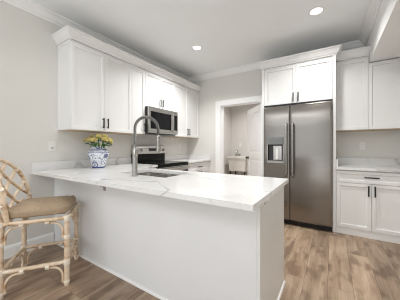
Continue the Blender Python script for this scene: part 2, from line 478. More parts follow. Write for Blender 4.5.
# ------------------------------------------------------------------ recessed ceiling lights
def can_mesh():
    ring = BM()
    lathe(ring, [(0.062, -0.001), (0.088, -0.001), (0.090, -0.006), (0.086, -0.010), (0.066, -0.010), (0.062, -0.004)], n=32, capb=False, capt=False)
    r0 = list(ring.verts)
    lens = BM(); lathe(lens, [(0.061, -0.002), (0.061, -0.0065), (0.05, -0.008), (0.02, -0.009)], n=32)
    return ring, lens
def add_can(loc, label, power, first=[None]):
    if first[0] is None:
        t = thing('recessed_light', label, 'ceiling light', loc, group='recessed ceiling lights')
        ring, lens = can_mesh()
        part('trim_ring', ring, 'trim', t, local=True, smooth=True)
        part('lens', lens, 'lens', t, local=True, smooth=True)
        first[0] = t
    else:
        src = first[0]
        t = src.copy(); COL.objects.link(t); t.location = loc; t['label'] = label
        for ch in src.children:
            if ch.type == 'MESH':
                c = ch.copy(); COL.objects.link(c); c.parent = t
    d = bpy.data.lights.new('can_lamp', 'AREA'); d.shape = 'DISK'; d.size = 0.12
    d.energy = power; d.color = CAN_COLOR; d.spread = math.radians(135)
    o = bpy.data.objects.new('can_lamp', d); COL.objects.link(o)
    o.location = (loc[0], loc[1], loc[2] - 0.02)
    return t
add_can((1.062, -1.215, CEIL), 'small round recessed ceiling light above the range side of the kitchen', CAN_1)
add_can((2.785, -1.215, CEIL), 'round recessed ceiling light in front of the refrigerator cabinet, nearer the camera', CAN_2)
add_can((1.3, 0.75, CEIL), 'unseen recessed ceiling light added to light the laundry room beyond the doorway', CAN_3)  # out of view, put in to light the laundry room
add_can((1.062, -2.95, CEIL), 'unseen recessed fill light added above the vase and faucet side of the peninsula', FILL_CAN_4)  # extra lamp outside the frame, added to raise the brightness
add_can((2.785, -2.95, CEIL), 'unseen recessed fill light added above the free end of the peninsula', FILL_CAN_5)  # also an added lamp outside the frame, for brightness only

# ------------------------------------------------------------------ cabinet helpers
def shaker_bm(w, hh, t=0.02, frame=0.058):
    """front facing -Y, lower left corner at the origin"""
    bm = BM()
    bx(bm, 0, w, 0, t, 0, hh)
    bm.faces.ensure_lookup_table()
    bm.normal_update()
    f = [f for f in bm.faces if f.calc_center_median().y < 1e-6][0]
    fr = min(frame, w * 0.3, hh * 0.33)
    bmesh.ops.inset_region(bm, faces=[f], thickness=fr, depth=0)
    bmesh.ops.inset_region(bm, faces=[f], thickness=0.007, depth=0)
    for v in f.verts: v.co.y += 0.015
    return bm

def place(bm, x, y, z, face):
    if face == '+x': m = Matrix.Translation((x, y, z)) @ Matrix.Rotation(math.pi / 2, 4, 'Z')
    elif face == '-y': m = Matrix.Translation((x, y, z))
    xform(bm, m); return bm

def pull_bm(length, vertical=True):
    """bar pull standing off the face, centred on the origin, projecting to -Y"""
    bm = BM(); a = length / 2
    ax = (lambda s: (0, 0, s)) if vertical else (lambda s: (s, 0, 0))
    P = lambda s, y: (ax(s)[0], y, ax(s)[2])
    tube(bm, [P(-a, -0.03), P(a, -0.03)], 0.0085, 10)
    for s in (-a * 0.78, a * 0.78): tube(bm, [P(s, -0.001), P(s, -0.03)], 0.005, 8)
    return bm

def add_front(root, name, x, y, z, w, hh, face, pull=None, plen=0.135):
    """door or drawer front with its bar pull; pull = (u, v, vertical) on the front"""
    d = part(name, place(shaker_bm(w, hh), x, y, z, face), 'cabinet', root)
    if pull:
        pb = pull_bm(plen, pull[2]); xform(pb, Matrix.Translation((pull[0], 0, pull[1])))
        part('handle', place(pb, x, y, z, face), 'black', d, smooth=True, label='black bar handle')
    return d

G = 0.0015
# ------------------------------------------------------------------ left wall: upper cabinets
UB, UT, UF = 1.405, 2.482, 0.308
def upper_left(y0, y1, zb, label, splits, pulls, ztop=2.452, endpanel=False):
    t = thing('upper_cabinet', label, 'cabinet', (0.16, (y0 + y1) / 2, zb), group='white wall cabinets along the left wall')
    part('body', box(0.002, UF, y0 + G / 2, y1 - G / 2, zb, UT), 'cabinet', t)
    if zb < 1.6: part('bottom_panel', box(0.003, UF - 0.001, y0 + 0.002, y1 - 0.002, zb - 0.0045, zb - 0.0003), 'maple', t, label='bare maple underside')
    ys = [y0] + splits + [y1]
    for i, (a, b) in enumerate(zip(ys, ys[1:])):
        w = b - a - 0.006
        pl = None
        if pulls[i]:
            u = 0.03 if pulls[i] == 'l' else w - 0.03
            pl = (u, 0.105, True)
        # place(): the front faces +x, its back lies on the body
        d = add_front(t, 'door', UF + 0.0205, a + 0.003, zb + 0.004, w, ztop - zb - 0.004, '+x', pl)
    if endpanel:
        part('end_panel', place(shaker_bm(UF - 0.004, UT - zb - 0.004, 0.008, 0.05), 0.004, y0 - 0.008, zb + 0.002, '-y'), 'cabinet', t)
    return t
upper_left(-2.822, -1.934, UB, 'wide white two-door wall cabinet above the flower vase, nearest the camera', [-2.388], ['r', 'l'], endpanel=True)
upper_left(-1.934, -1.662, UB, 'narrow white one-door wall cabinet just left of the microwave', [], ['r'])
upper_left(-1.662, -0.898, 1.872, 'short white two-door wall cabinet directly over the microwave', [-1.28], ['r', 'l'])
upper_left(-0.898, -0.003, UB, 'white two-door wall cabinet right of the microwave, in the back corner', [-0.45], ['r', 'l'])
def cab_crown(path, label, name='cabinet_crown_molding'):
    z = 2.4835
    pr = [(-0.03, z), (0.004, z), (0.008, z + 0.012), (0.020, z + 0.022), (0.034, z + 0.052), (0.050, z + 0.082), (0.062, z + 0.090), (0.064, z + 0.104), (-0.03, z + 0.104)]
    bm = BM(); sweep(bm, pr, path)
    o = link(name, bm, 'cabinet'); o['label'] = label; o['category'] = 'molding'
    return o
cab_crown([(0.002, -2.832), (0.329, -2.832), (0.329, -0.002)], 'white stepped crown molding along the top of the left wall cabinets')

# ------------------------------------------------------------------ microwave
t = thing('microwave', 'stainless over-the-range microwave with black window under the short cabinet', 'microwave', (0.2, -1.28, 1.432))
my0, my1, mz0, mz1 = -1.660, -0.900, 1.432, 1.868
part('body', box(0.002, 0.375, my0, my1, mz0, mz1), 'black', t)
fx = 0.378
d = part('door', box(fx, 0.412, my0 + 0.001, my1 - 0.15, mz0 + 0.03, mz1 - 0.035, bev=0.004), 'steel_plain', t)
part('window', box(0.4125, 0.415, my0 + 0.04, my1 - 0.20, mz0 + 0.07, mz1 - 0.075), 'black_glass', d, label='black glass microwave window')
bm = BM(); yy = my1 - 0.182
tube(bm, [(0.413, yy, mz0 + 0.06), (0.45, yy, mz0 + 0.075), (0.455, yy, mz0 + 0.21), (0.45, yy, mz1 - 0.085), (0.413, yy, mz1 - 0.07)], 0.011, 12, smooth=5)
part('handle', bm, 'chrome', d, smooth=True)
c = part('control_panel', box(fx, 0.412, my1 - 0.148, my1 - 0.001, mz0 + 0.03, mz1 - 0.035, bev=0.004), 'steel_plain', t)
part('keypad', box(0.4125, 0.4145, my1 - 0.128, my1 - 0.02, mz0 + 0.075, mz1 - 0.075), 'black_glass', c, label='black keypad')
part('vent_grille', box(fx, 0.405, my0 + 0.001, my1 - 0.001, mz1 - 0.033, mz1, bev=0.003), 'steel_plain', t)
part('bottom_trim', box(fx, 0.405, my0 + 0.001, my1 - 0.001, mz0, mz0 + 0.028, bev=0.003), 'steel_plain', t)

# ------------------------------------------------------------------ left run: base cabinets, range
CT, CB = 0.914, 0.882
def base_left(y0, y1, label, pull):
    t = thing('base_cabinet', label, 'cabinet', (0.31, (y0 + y1) / 2, 0), group='white base cabinets along the left wall')
    part('body', box(0.002, 0.60, y0, y1, 0.10, CB - 0.001), 'cabinet', t)
    part('toe_kick', box(0.05, 0.53, y0 + 0.002, y1 - 0.002, 0, 0.0995), 'cabinet', t)
    w = y1 - y0 - 0.006
    add_front(t, 'drawer', 0.6205, y0 + 0.003, 0.715, w, 0.15, '+x', (w / 2, 0.075, False))
    add_front(t, 'door', 0.6205, y0 + 0.003, 0.105, w / 2 - 0.0015, 0.603, '+x', (w / 2 - 0.035, 0.52, True))
    add_front(t, 'door', 0.6205, y0 + 0.003 + w / 2 + 0.0015, 0.105, w / 2 - 0.0015, 0.603, '+x', (0.035, 0.52, True))
base_left(-0.896, -0.003, 'white base cabinet with a drawer between the range and the back wall', True)

t = thing('kitchen_range', 'stainless electric range with black glass top set between the left counters', 'range', (0.33, -1.28, 0))
ry0, ry1 = -1.692, -0.902
part('body', box(0.012, 0.62, ry0, ry1, 0.04, 0.899), 'dark', t)
part('cooktop', box(0.06, 0.668, ry0, ry1, 0.9, 0.922, bev=0.004), 'black_glass', t, label='black glass cooktop')
for (x, y, r) in ((0.24, -1.47, 0.075), (0.24, -1.09, 0.095), (0.49, -1.47, 0.10), (0.49, -1.09, 0.075)):
    bm = BM(); lathe(bm, [(r - 0.004, 0.9222), (r, 0.9222), (r, 0.9226), (r - 0.004, 0.9226)], (x, y, 0), 32, False, False)
    part('burner_ring', bm, 'slot', t)

bm = BM()
bx(bm, 0.014, 0.075, ry0, ry1, 0.9, 1.07)
b = part('backguard', bm, 'black_glass', t)
bm = BM()
pf = [(0.014, 1.071), (0.105, 1.071), (0.085, 1.212), (0.06, 1.222), (0.014, 1.222)]
A = [bm.verts.new((x, ry0, z)) for x, z in pf]; B = [bm.verts.new((x, ry1, z)) for x, z in pf]
for i in range(5): bm.faces.new((A[i], A[(i + 1) % 5], B[(i + 1) % 5], B[i]))
bm.faces.new(A); bm.faces.new(list(reversed(B)))
cp = part('control_panel', bm, 'steel_plain', t)
part('display', box(0.0925, 0.0985, -1.36, -1.17, 1.11, 1.18), 'switch', cp, label='black clock display')
for y in (ry0 + 0.07, ry0 + 0.165, ry1 - 0.165, ry1 - 0.07):
    bm = BM(); cyl(bm, (0.094, y, 1.14), (0.118, y, 1.144), 0.026, 20); cyl(bm, (0.118, y, 1.144), (0.132, y, 1.146), 0.020, 20)
    part('knob', bm, 'steel_plain', cp, smooth=True)
bm = BM(); bx(bm, 0.0845, 0.10, ry0 - 0.0, ry0 + 0.003, 1.05, 1.06)
bm.free()
d = part('oven_door', box(0.622, 0.664, ry0 + 0.002, ry1 - 0.002, 0.235, 0.895, bev=0.004), 'black_glass', t, label='black glass oven door')
part('door_rail', box(0.6645, 0.668, ry0 + 0.004, ry1 - 0.004, 0.78, 0.862), 'steel_plain', d)
bm = BM()
tube(bm, [(0.725, ry0 + 0.03, 0.835), (0.725, ry1 - 0.03, 0.835)], 0.014, 12)
for y in (ry0 + 0.06, ry1 - 0.06): tube(bm, [(0.6685, y, 0.835), (0.725, y, 0.835)], 0.011, 10)
part('handle', bm, 'steel_plain', d, smooth=True)
part('drawer', box(0.622, 0.660, ry0 + 0.002, ry1 - 0.002, 0.05, 0.228, bev=0.004), 'steel_plain', t)
for y in (ry0 + 0.05, ry1 - 0.05):
    for x in (0.08, 0.56):
        part('foot', (lambda b_: (cyl(b_, (x, y, 0.0), (x, y, 0.0395), 0.02), b_)[1])(BM()), 'black', t)

# ------------------------------------------------------------------ peninsula
PX1, PY0, PY1 = 2.62, -3.10, -2.116          # worktop
BX1, BY0, BY1 = 2.585, -2.865, -2.14         # base
SX0, SX1, SY0, SY1 = 1.00, 1.66, -2.655, -2.235   # sink cut-out
t = thing('peninsula_cabinet', 'long white kitchen peninsula base with plain back panel under the marbled worktop', 'cabinet', (1.3, -2.5, 0))
part('back_panel', box(0.003, BX1 - 0.02, BY0, BY0 + 0.10, 0, CB - 0.001), 'panel', t)
part('end_panel', box(BX1 - 0.0195, BX1, BY0, BY1, 0, CB - 0.001, bev=0.0015), 'cabinet', t)
bm = BM(); bx(bm, 0.66, BX1 - 0.021, BY1 - 0.04, BY1 - 0.02, 0.10, CB - 0.001)
part('front_panel', bm, 'cabinet', t)
part('toe_kick', box(0.66, BX1 - 0.021, BY1 - 0.10, BY1 - 0.082, 0, 0.099), 'cabinet', t)
part('cabinet_floor', box(0.66, BX1 - 0.021, BY0 + 0.101, BY1 - 0.041, 0.10, 0.118), 'cabinet', t)
xs = [0.665, 1.0, 1.33, 1.66, 2.11, 2.56]
for i in range(5):
    w = xs[i + 1] - xs[i] - 0.003
    bm = shaker_bm(w, 0.765)
    xform(bm, Matrix.Translation((xs[i + 1] - 0.0015, BY1 + 0.0005, 0.105)) @ Matrix.Rotation(math.pi, 4, 'Z'))
    part('door', bm, 'cabinet', t)
sh = [(0.0, 0.0), (0.013, 0.0), (0.012, 0.008), (0.008, 0.015), (0.0, 0.019)]
sh = [(0.0005 + a, b_ * 1.0 + 0.0005) for a, b_ in sh]
bm = BM(); sweep(bm, sh, [(0.016, BY0), (BX1, BY0), (BX1, BY1)])
part('shoe_molding', bm, 'trim', t)
def brack(loc, rz):
    bm = BM()
    bx(bm, -0.018, 0.018, -0.004, 0.0, -0.045, 0.0); bx(bm, -0.018, 0.018, -0.035, 0.0, -0.004, 0.0)
    xform(bm, Matrix.Translation(loc) @ Matrix.Rotation(rz, 4, 'Z')); return bm
part('bracket', brack((1.06, BY0 - 0.0005, CB - 0.07), 0), 'steel_plain', t, label='small grey metal bracket on the back panel')
part('bracket', brack((BX1 + 0.0005, -2.76, CB - 0.0015), math.pi / 2), 'steel_plain', t, label='small grey metal bracket under the worktop end')
# corner cabinet joining peninsula and range
t = thing('base_cabinet', 'white base cabinet between the peninsula and the range on the left wall', 'cabinet', (0.31, -1.9, 0), group='white base cabinets along the left wall')
part('body', box(0.002, 0.60, -2.76, -1.697, 0.10, CB - 0.001), 'cabinet', t)
part('toe_kick', box(0.05, 0.53, -2.758, -1.699, 0, 0.0995), 'cabinet', t)
add_front(t, 'drawer', 0.6205, -2.10, 0.715, 0.40, 0.15, '+x', (0.2, 0.075, False))
add_front(t, 'door', 0.6205, -2.10, 0.105, 0.40, 0.603, '+x', (0.035, 0.52, True))

t = thing('countertop', 'white veined quartz worktop of the peninsula, holding the sink and the vase', 'countertop', (1.3, -2.6, CB))
bm = BM()
grid_slab(bm, [0.002, 0.645, SX0, SX1, PX1], [PY0, SY0, SY1, PY1, -1.696],
          lambda x, y: not (SX0 < x < SX1 and SY0 < y < SY1) and not (x > 0.645 and y > PY1), CB, CT)
es = [e for e in bm.edges if e.is_manifold and e.calc_face_angle(0) > 1.0 and all(v.co.z > CT - 1e-5 for v in e.verts)]
bmesh.ops.bevel(bm, geom=es, offset=0.004, segments=2, profile=0.5, affect='EDGES')
part('slab', bm, 'marble', t)
part('backsplash', box(0.002, 0.024, PY0, -1.696, CT + 0.0002, 1.016, bev=0.0015), 'marble', t)
t = thing('countertop', 'short white quartz worktop right of the range in the back corner', 'countertop', (0.32, -0.45, CB))
part('slab', box(0.002, 0.645, -0.898, -0.002, CB, CT, bev=0.003), 'marble', t)
bm = BM(); bx(bm, 0.002, 0.024, -0.898, -0.026, CT + 0.0002, 1.016, bev=0.0015); bx(bm, 0.002, 0.645, -0.025, -0.002, CT + 0.0002, 1.016, bev=0.0015)
part('backsplash', bm, 'marble', t)

# sink with two bowls
t = thing('kitchen_sink', 'double-bowl stainless undermount sink in the peninsula worktop', 'sink', ((SX0 + SX1) / 2, (SY0 + SY1) / 2, 0.69))
def bowl(x0, x1, y0, y1, z0, z1):
    bm = BM()
    def ringz(ins, z, rr):
        pts = []
        for cx_, cy_, a0 in ((x1 - ins - rr, y1 - ins - rr, 0), (x0 + ins + rr, y1 - ins - rr, 90), (x0 + ins + rr, y0 + ins + rr, 180), (x1 - ins - rr, y0 + ins + rr, 270)):
            for k in range(6):
                a = math.radians(a0 + 18 * k); pts.append(bm.verts.new((cx_ + rr * math.cos(a), cy_ + rr * math.sin(a), z)))
        return pts
    R = [ringz(0.0, z1, 0.05), ringz(0.004, z0 + 0.03, 0.05), ringz(0.012, z0 + 0.01, 0.05), ringz(0.035, z0, 0.03)]
    O = [ringz(-0.003, z0 - 0.003, 0.05), ringz(-0.003, z1, 0.05)]
    seq = [O[0], O[1]] + R
    for A, B in zip(seq, seq[1:]):
        n = len(A)
        for k_ in range(n): bm.faces.new((A[k_], A[(k_ + 1) % n], B[(k_ + 1) % n], B[k_]))
    bm.faces.new(R[-1]); bm.faces.new(list(reversed(O[0])))
    return bm
mid = SX0 + 0.33
for (a, b_) in ((SX0 - 0.008, mid - 0.006), (mid + 0.006, SX1 + 0.008)):
    bo = part('bowl', bowl(a, b_, SY0 - 0.006, SY1 + 0.006, 0.69, CB - 0.0015), 'sink_steel', t, smooth=True)
    bm = BM(); lathe(bm, [(0.042, 0.6905), (0.042, 0.693), (0.034, 0.6935), (0.02, 0.6915), (0.004, 0.6915)], ((a + b_) / 2, (SY0 + SY1) / 2, 0), 24)
    part('drain', bm, 'chrome', bo, smooth=True)

part('divider', box(mid - 0.0055, mid + 0.0055, SY0 - 0.006, SY1 + 0.006, CB - 0.03, CB - 0.0015, bev=0.002), 'sink_steel', t)

# spring spout faucet
FX, FY = 1.345, -2.735
t = thing('kitchen_faucet', 'tall brushed steel spring-neck faucet standing in front of the sink', 'faucet', (FX, FY, CT + 0.0006))
part('base', (lambda b_: (lathe(b_, [(0.030, 0.0), (0.030, 0.008), (0.026, 0.012), (0.024, 0.012)], n=28), b_)[1])(BM()), 'chrome', t, local=True, smooth=True)
part('column', (lambda b_: (lathe(b_, [(0.0235, 0.0125), (0.0235, 0.255), (0.020, 0.262), (0.017, 0.264), (0.017, 0.285)], n=28), b_)[1])(BM()), 'chrome', t, local=True, smooth=True)
dirv = Vector((0.42, 0.90, 0)).normalized(); REACH = 0.235
arc = [Vector((0, 0, 0.285)), Vector((0, 0, 0.40))]
R_ = REACH / 2
for k_ in range(13):
    a = math.pi - math.pi * k_ / 12
    arc.append(dirv * (R_ + R_ * math.cos(a)) + Vector((0, 0, 0.455 + R_ * 1.02 * math.sin(a))))
arc.append(dirv * REACH + Vector((0, 0, 0.40)))
path = smooth_path(arc, 6)
hose = BM(); tube(hose, path, 0.0095, 10)
hs = part('hose', hose, 'dark', t, local=True, smooth=True)
# coil around the hose
sp = BM(); coil = []
lens_ = [0]
for a, b_ in zip(path, path[1:]): lens_.append(lens_[-1] + (b_ - a).length)
tot = lens_[-1]; turns = 62; up0 = Vector((0.9, -0.42, 0)).normalized()
nstep = turns * 9
for i in range(nstep + 1):
    s = tot * i / nstep; j = 0
    while j < len(path) - 2 and lens_[j + 1] < s: j += 1
    f_ = (s - lens_[j]) / max(1e-9, lens_[j + 1] - lens_[j]); p = path[j].lerp(path[j + 1], f_)
    tg = (path[j + 1] - path[j]).normalized(); u = (up0 - tg * up0.dot(tg)).normalized(); w = tg.cross(u)
    ph = 2 * math.pi * turns * i / nstep
    coil.append(p + (u * math.cos(ph) + w * math.sin(ph)) * 0.0135)
tube(sp, coil, 0.0027, 6)
part('spring', sp, 'spring', hs, local=True, smooth=True)
bm = BM(); e = dirv * REACH
lathe(bm, [(0.012, 0.40), (0.019, 0.385), (0.019, 0.355), (0.015, 0.345), (0.017, 0.30), (0.021, 0.265), (0.022, 0.225), (0.018, 0.222)], e, 20)
part('spray_head', bm, 'chrome', t, local=True, smooth=True)
bm = BM(); tube(bm, [Vector((0, 0, 0.272)) + dirv * 0.016, Vector((0, 0, 0.272)) + dirv * 0.10, e + Vector((0, 0, 0.272)) - dirv * 0.02], 0.006, 8, smooth=5)
lathe(bm, [(0.0225, 0.262), (0.026, 0.262), (0.026, 0.282), (0.0225, 0.282)], e, 20, False, False)
part('holder_arm', bm, 'chrome', t, local=True, smooth=True)
bm = BM(); sd = Vector((0.90, -0.42, 0))
tube(bm, [sd * 0.022 + Vector((0, 0, 0.20)), sd * 0.048 + Vector((0, 0, 0.20))], 0.016, 16)
tube(bm, [sd * 0.047 + Vector((0, 0, 0.20)), sd * 0.075 + Vector((0, 0, 0.24)), sd * 0.10 + Vector((0, 0, 0.29))], 0.006, 8, smooth=4)
part('lever', bm, 'chrome', t, local=True, smooth=True)

# ------------------------------------------------------------------ vase and roses
VX, VY = 0.262, -2.44
t = thing('ginger_jar_vase', 'blue and white porcelain vase holding yellow roses on the worktop', 'vase', (VX, VY, CT + 0.0005))
prof = [(0.070, 0.0), (0.074, 0.004), (0.074, 0.012), (0.078, 0.03), (0.094, 0.085), (0.114, 0.14), (0.122, 0.175), (0.118, 0.205), (0.098, 0.228), (0.080, 0.236), (0.076, 0.245), (0.080, 0.262), (0.074, 0.264),
        (0.070, 0.245), (0.072, 0.232), (0.09, 0.222), (0.108, 0.20), (0.112, 0.175), (0.10, 0.13), (0.08, 0.07), (0.06, 0.02)]
prof = [(r * 1.10, z * 1.07) for r, z in prof]
bm = BM(); lathe(bm, prof, n=40)
part('jar', bm, 'porcelain', t, local=True, smooth=True)

def rose_mesh(rnd):
    bm = BM()
    for ring, (n, r0, r1, hh) in enumerate(((3, 0.006, 0.010, 0.030), (4, 0.010, 0.019, 0.031), (5, 0.014, 0.029, 0.026), (6, 0.016, 0.038, 0.015))):
        for k_ in range(n):
            a = 2 * math.pi * (k_ + 0.5 * ring + 0.15 * rnd.random()) / n; half = math.pi / n * 1.25
            grid = []
            for iu in range(4):
                u = iu / 3
                row = []
                for iv in range(5):
                    v = iv / 4 - 0.5
                    r = r0 * 0.6 + (r1 - r0 * 0.6) * math.sin(u * math.pi / 2) ** 0.9 + 0.003 * u * u
                    aa = a + v * 2 * half * (0.5 + 0.5 * math.sin(0.4 + u * 1.5))
                    z = hh * u - 0.010 * (v * 2) ** 2 * u + 0.002 * rnd.random()
                    row.append(bm.verts.new((r * math.cos(aa), r * math.sin(aa), z)))
                grid.append(row)
            for iu in range(3):
                for iv in range(4):
                    bm.faces.new((grid[iu][iv], grid[iu][iv + 1], grid[iu + 1][iv + 1], grid[iu + 1][iv]))
    bmesh.ops.solidify(bm, geom=bm.faces, thickness=0.0012)
    return bm
def leaf_mesh(p, d, ln, wd):
    bm = BM(); d = d.normalized(); s = d.cross(Vector((0, 0, 1))).normalized()
    L_, R2, C_ = [], [], []
    for i in range(7):
        u = i / 6; w = wd * math.sin(math.pi * (0.04 + 0.93 * u) ** 0.74)
        c = p + d * ln * u + Vector((0, 0, -0.25 * ln * u * u))
        C_.append(bm.verts.new(c)); L_.append(bm.verts.new(c + s * w + Vector((0, 0, 0.25 * w)))); R2.append(bm.verts.new(c - s * w + Vector((0, 0, 0.25 * w))))
    for i in range(6):
        bm.faces.new((C_[i], C_[i + 1], L_[i + 1], L_[i])); bm.faces.new((R2[i], R2[i + 1], C_[i + 1], C_[i]))
    bmesh.ops.solidify(bm, geom=bm.faces, thickness=0.001)
    return bm
rnd = random.Random(3)
neck = Vector((0, 0, 0.25))
heads = []
for n_, rr, zz in ((1, 0.0, 0.435), (6, 0.080, 0.410), (10, 0.145, 0.36), (8, 0.165, 0.305)):
    for k_ in range(n_):
        a = 2 * math.pi * (k_ + 0.3 * rnd.random()) / n_ + n_ * 0.4
        heads.append((rr * (0.92 + 0.16 * rnd.random()), a, zz + rnd.uniform(-0.012, 0.012)))
jar_tree = BVHTree.FromBMesh((lambda b_: (lathe(b_, prof, n=40), b_)[1])(BM()))
placed = [jar_tree]
def build_rose(rr, a, zz, n_leaf):
    out = Vector((math.cos(a), math.sin(a), 0))
    top = out * rr + Vector((0, 0, zz))
    ax = (out * min(rr, 0.13) * 6.0 + Vector((0, 0, 1.0))).normalized()
    q = Vector((0, 0, 1)).rotation_difference(ax).to_matrix().to_4x4()
    bl = rose_mesh(rnd)
    xform(bl, Matrix.Translation(top) @ q @ Matrix.Scale(rnd.uniform(0.9, 1.15), 4) @ Matrix.Rotation(rnd.uniform(0, 6), 4, 'Z'))
    nr = 0.012 + 0.052 * min(1, rr / 0.15)
    base = out * nr * 0.45 + Vector((0, 0, 0.06)); nk = out * nr + Vector((0, 0, 0.262))
    st = BM(); tube(st, [base, out * nr * 0.9 + Vector((0, 0, 0.22)), nk, top * 0.5 + nk * 0.5 + Vector((0, 0, 0.008)), top], 0.0026, 6, smooth=4)
    lv = []
    for s in range(n_leaf):
        aa = a + rnd.uniform(-0.8, 0.8)
        p = nk.lerp(top, rnd.uniform(0.25, 0.8))
        lv.append(leaf_mesh(p, Vector((math.cos(aa), math.sin(aa), rnd.uniform(-0.15, 0.5))), rnd.uniform(0.06, 0.09), rnd.uniform(0.017, 0.025)))
    return bl, st, lv
for i, (rr, a, zz) in enumerate(heads):
    for k_ in range(60):
        j = 0.0 if k_ == 0 else 0.3
        bl, st, lv = build_rose(rr * rnd.uniform(1 - 0.15 * j, 1 + 0.25 * j), a + rnd.uniform(-j, j), zz + rnd.uniform(-0.02, 0.02) * j * 3, 3 if k_ < 20 else (2 if k_ < 40 else 1))
        trees = [BVHTree.FromBMesh(b_) for b_ in [bl, st] + lv]
        if not any(x.overlap(y) for x in trees for y in placed): break
        for b_ in [bl, st] + lv: b_.free()
    else:
        continue
    placed += trees
    r = thing('yellow_rose', 'yellow rose with green stem bunched in the blue and white vase', 'flower', (VX, VY, CT), group='yellow roses in the blue and white vase')
    part('blossom', bl, 'petal', r, local=True, smooth=True, auto=60)
    part('stem', st, 'leaf', r, local=True, smooth=True)
    for b_ in lv: part('leaf', b_, 'leaf', r, local=True, smooth=True)

# ------------------------------------------------------------------ refrigerator and the cabinet around it
FY0 = -0.62
t = thing('refrigerator_cabinet', 'white cabinet with two doors and side panels built around the refrigerator', 'cabinet', (2.48, -0.31, 0))
part('side_panel', box(1.966, 2.006, FY0, -0.026, 0, 2.482, bev=0.0015), 'cabinet', t)
part('side_panel', box(2.953, 2.992, FY0, -0.002, 0, 2.482, bev=0.0015), 'cabinet', t)
part('body', box(2.0065, 2.9525, FY0 + 0.021, -0.026, 1.865, 2.482), 'cabinet', t)
wd = (2.9525 - 2.0065) / 2
add_front(t, 'door', 2.0085, FY0, 1.868, wd - 0.0035, 0.584, '-y', (wd - 0.038, 0.09, True))
add_front(t, 'door', 2.0065 + wd + 0.0015, FY0, 1.868, wd - 0.0035, 0.584, '-y', (0.033, 0.09, True))

t = thing('refrigerator', 'stainless side-by-side refrigerator with ice and water dispenser between white panels', 'refrigerator', (2.48, -0.3, 0))
fx0, fx1, fz = 2.011, 2.947, 1.832
part('body', box(fx0 + 0.004, fx1 - 0.004, -0.61, -0.03, 0.03, fz - 0.012), 'dark', t)
split = 2.405
dx0, dx1, dz0, dz1 = 2.068, 2.318, 0.945, 1.345
# left door with a recess for the dispenser
bm = BM()
V = {}
xs = [fx0, dx0 + 0.012, dx1 - 0.012, split - 0.003]; zs = [0.085, dz0 + 0.02, dz1 - 0.115, fz]
def solid(x, z): return not (xs[1] < x < xs[2] and zs[1] < z < zs[2])
def fill(vals, step):
    out = []
    for a, b_ in zip(vals, vals[1:]):
        n = max(1, round((b_ - a) / step)); out += [a + (b_ - a) * i / n for i in range(n)]
    return out + [vals[-1]]
def door_skin(xs, zs, solid, bow):
    """a door leaf whose front bows out a little and rolls back at the top"""
    bm = BM(); x0, x1, z1 = xs[0], xs[-1], zs[-1]
    grid_slab(bm, fill(xs, 0.03), fill(zs, 0.03), solid, 0.618, 0.70)      # built lying down, then stood up
    xform(bm, Matrix(((1, 0, 0, 0), (0, 0, -1, 0), (0, 1, 0, 0), (0, 0, 0, 1))))
    es = [e for e in bm.edges if e.is_manifold and e.calc_face_angle(0) > 1.0 and all(v.co.y < -0.69 for v in e.verts)]
    bmesh.ops.bevel(bm, geom=es, offset=0.006, segments=2, profile=0.5, affect='EDGES')
    for v in bm.verts:
        if v.co.y < -0.65:
            u = (v.co.x - (x0 + x1) / 2) / ((x1 - x0) / 2)
            k = max(0.0, (v.co.z - (z1 - 0.20)) / 0.20)
            v.co.y += bow * u * u + 0.014 * k * k
    return bm
ld = part('door', door_skin(xs, zs, solid, 0.006), 'steel', t, smooth=True, auto=30)
rd = part('door', door_skin([split + 0.003, fx1], [0.085, fz], lambda x, z: True, 0.011), 'steel', t, smooth=True, auto=30)
part('gap_shade', box(fx0 + 0.001, fx1 - 0.001, -0.672, -0.05, fz + 0.0005, 1.861), 'black', t, label='black filler standing for the shaded gap above the refrigerator')  # black strip stands for the shade in the gap below the cabinet
def fhandle(x):
    bm = BM()
    tube(bm, [(x, -0.702, 1.545), (x, -0.735, 1.535), (x, -0.757, 1.49), (x, -0.762, 1.15), (x, -0.757, 0.80), (x, -0.735, 0.755), (x, -0.702, 0.745)], 0.0155, 12, smooth=6)
    return bm
part('handle', fhandle(2.362), 'chrome', ld, smooth=True)
part('handle', fhandle(2.448), 'chrome', rd, smooth=True)
dp = part('dispenser', box(dx0 + 0.013, dx1 - 0.013, -0.645, -0.632, zs[1] + 0.001, zs[2] - 0.001), 'dark', ld, label='dark recessed ice and water dispenser')
dp2 = part('dispenser_display', box(dx0, dx1, -0.7045, -0.7005, dz1 - 0.11, dz1, bev=0.002), 'grey_panel', ld, label='grey dispenser control plate')
bm = BM(); bx(bm, dx0 + 0.0, dx1 - 0.0, -0.7055, -0.7005, dz0, dz0 + 0.019, bev=0.002); bx(bm, dx0 + 0.014, dx1 - 0.014, -0.70, -0.646, dz0 + 0.021, dz0 + 0.034)
bx(bm, dx0, dx0 + 0.011, -0.7055, -0.7005, dz0 + 0.02, dz1 - 0.111, bev=0.002); bx(bm, dx1 - 0.011, dx1, -0.7055, -0.7005, dz0 + 0.02, dz1 - 0.111, bev=0.002)
part('drip_tray', bm, 'steel_plain', ld)
bm = BM(); bx(bm, 2.155, 2.285, -0.668, -0.646, 0.985, 1.215, bev=0.006)
part('paddle_housing', bm, 'steel_plain', ld)
part('paddle', box(2.20, 2.24, -0.69, -0.6685, 1.00, 1.17, bev=0.004), 'plastic', ld, label='pale dispenser paddle')
bm = BM(); bx(bm, fx0 + 0.01, fx1 - 0.01, -0.64, -0.612, 0.008, 0.078, bev=0.004)
for k_ in range(5): bx(bm, fx0 + 0.06, fx1 - 0.06, -0.644, -0.6395, 0.018 + k_ * 0.011, 0.023 + k_ * 0.011)
part('kick_grille', bm, 'black', t, label='black kick grille')
for x in (fx0 + 0.06, fx1 - 0.06):
    for y in (-0.58, -0.08):
        bm = BM(); cyl(bm, (x, y, 0.0), (x, y, 0.0295), 0.022); part('foot', bm, 'black', t)

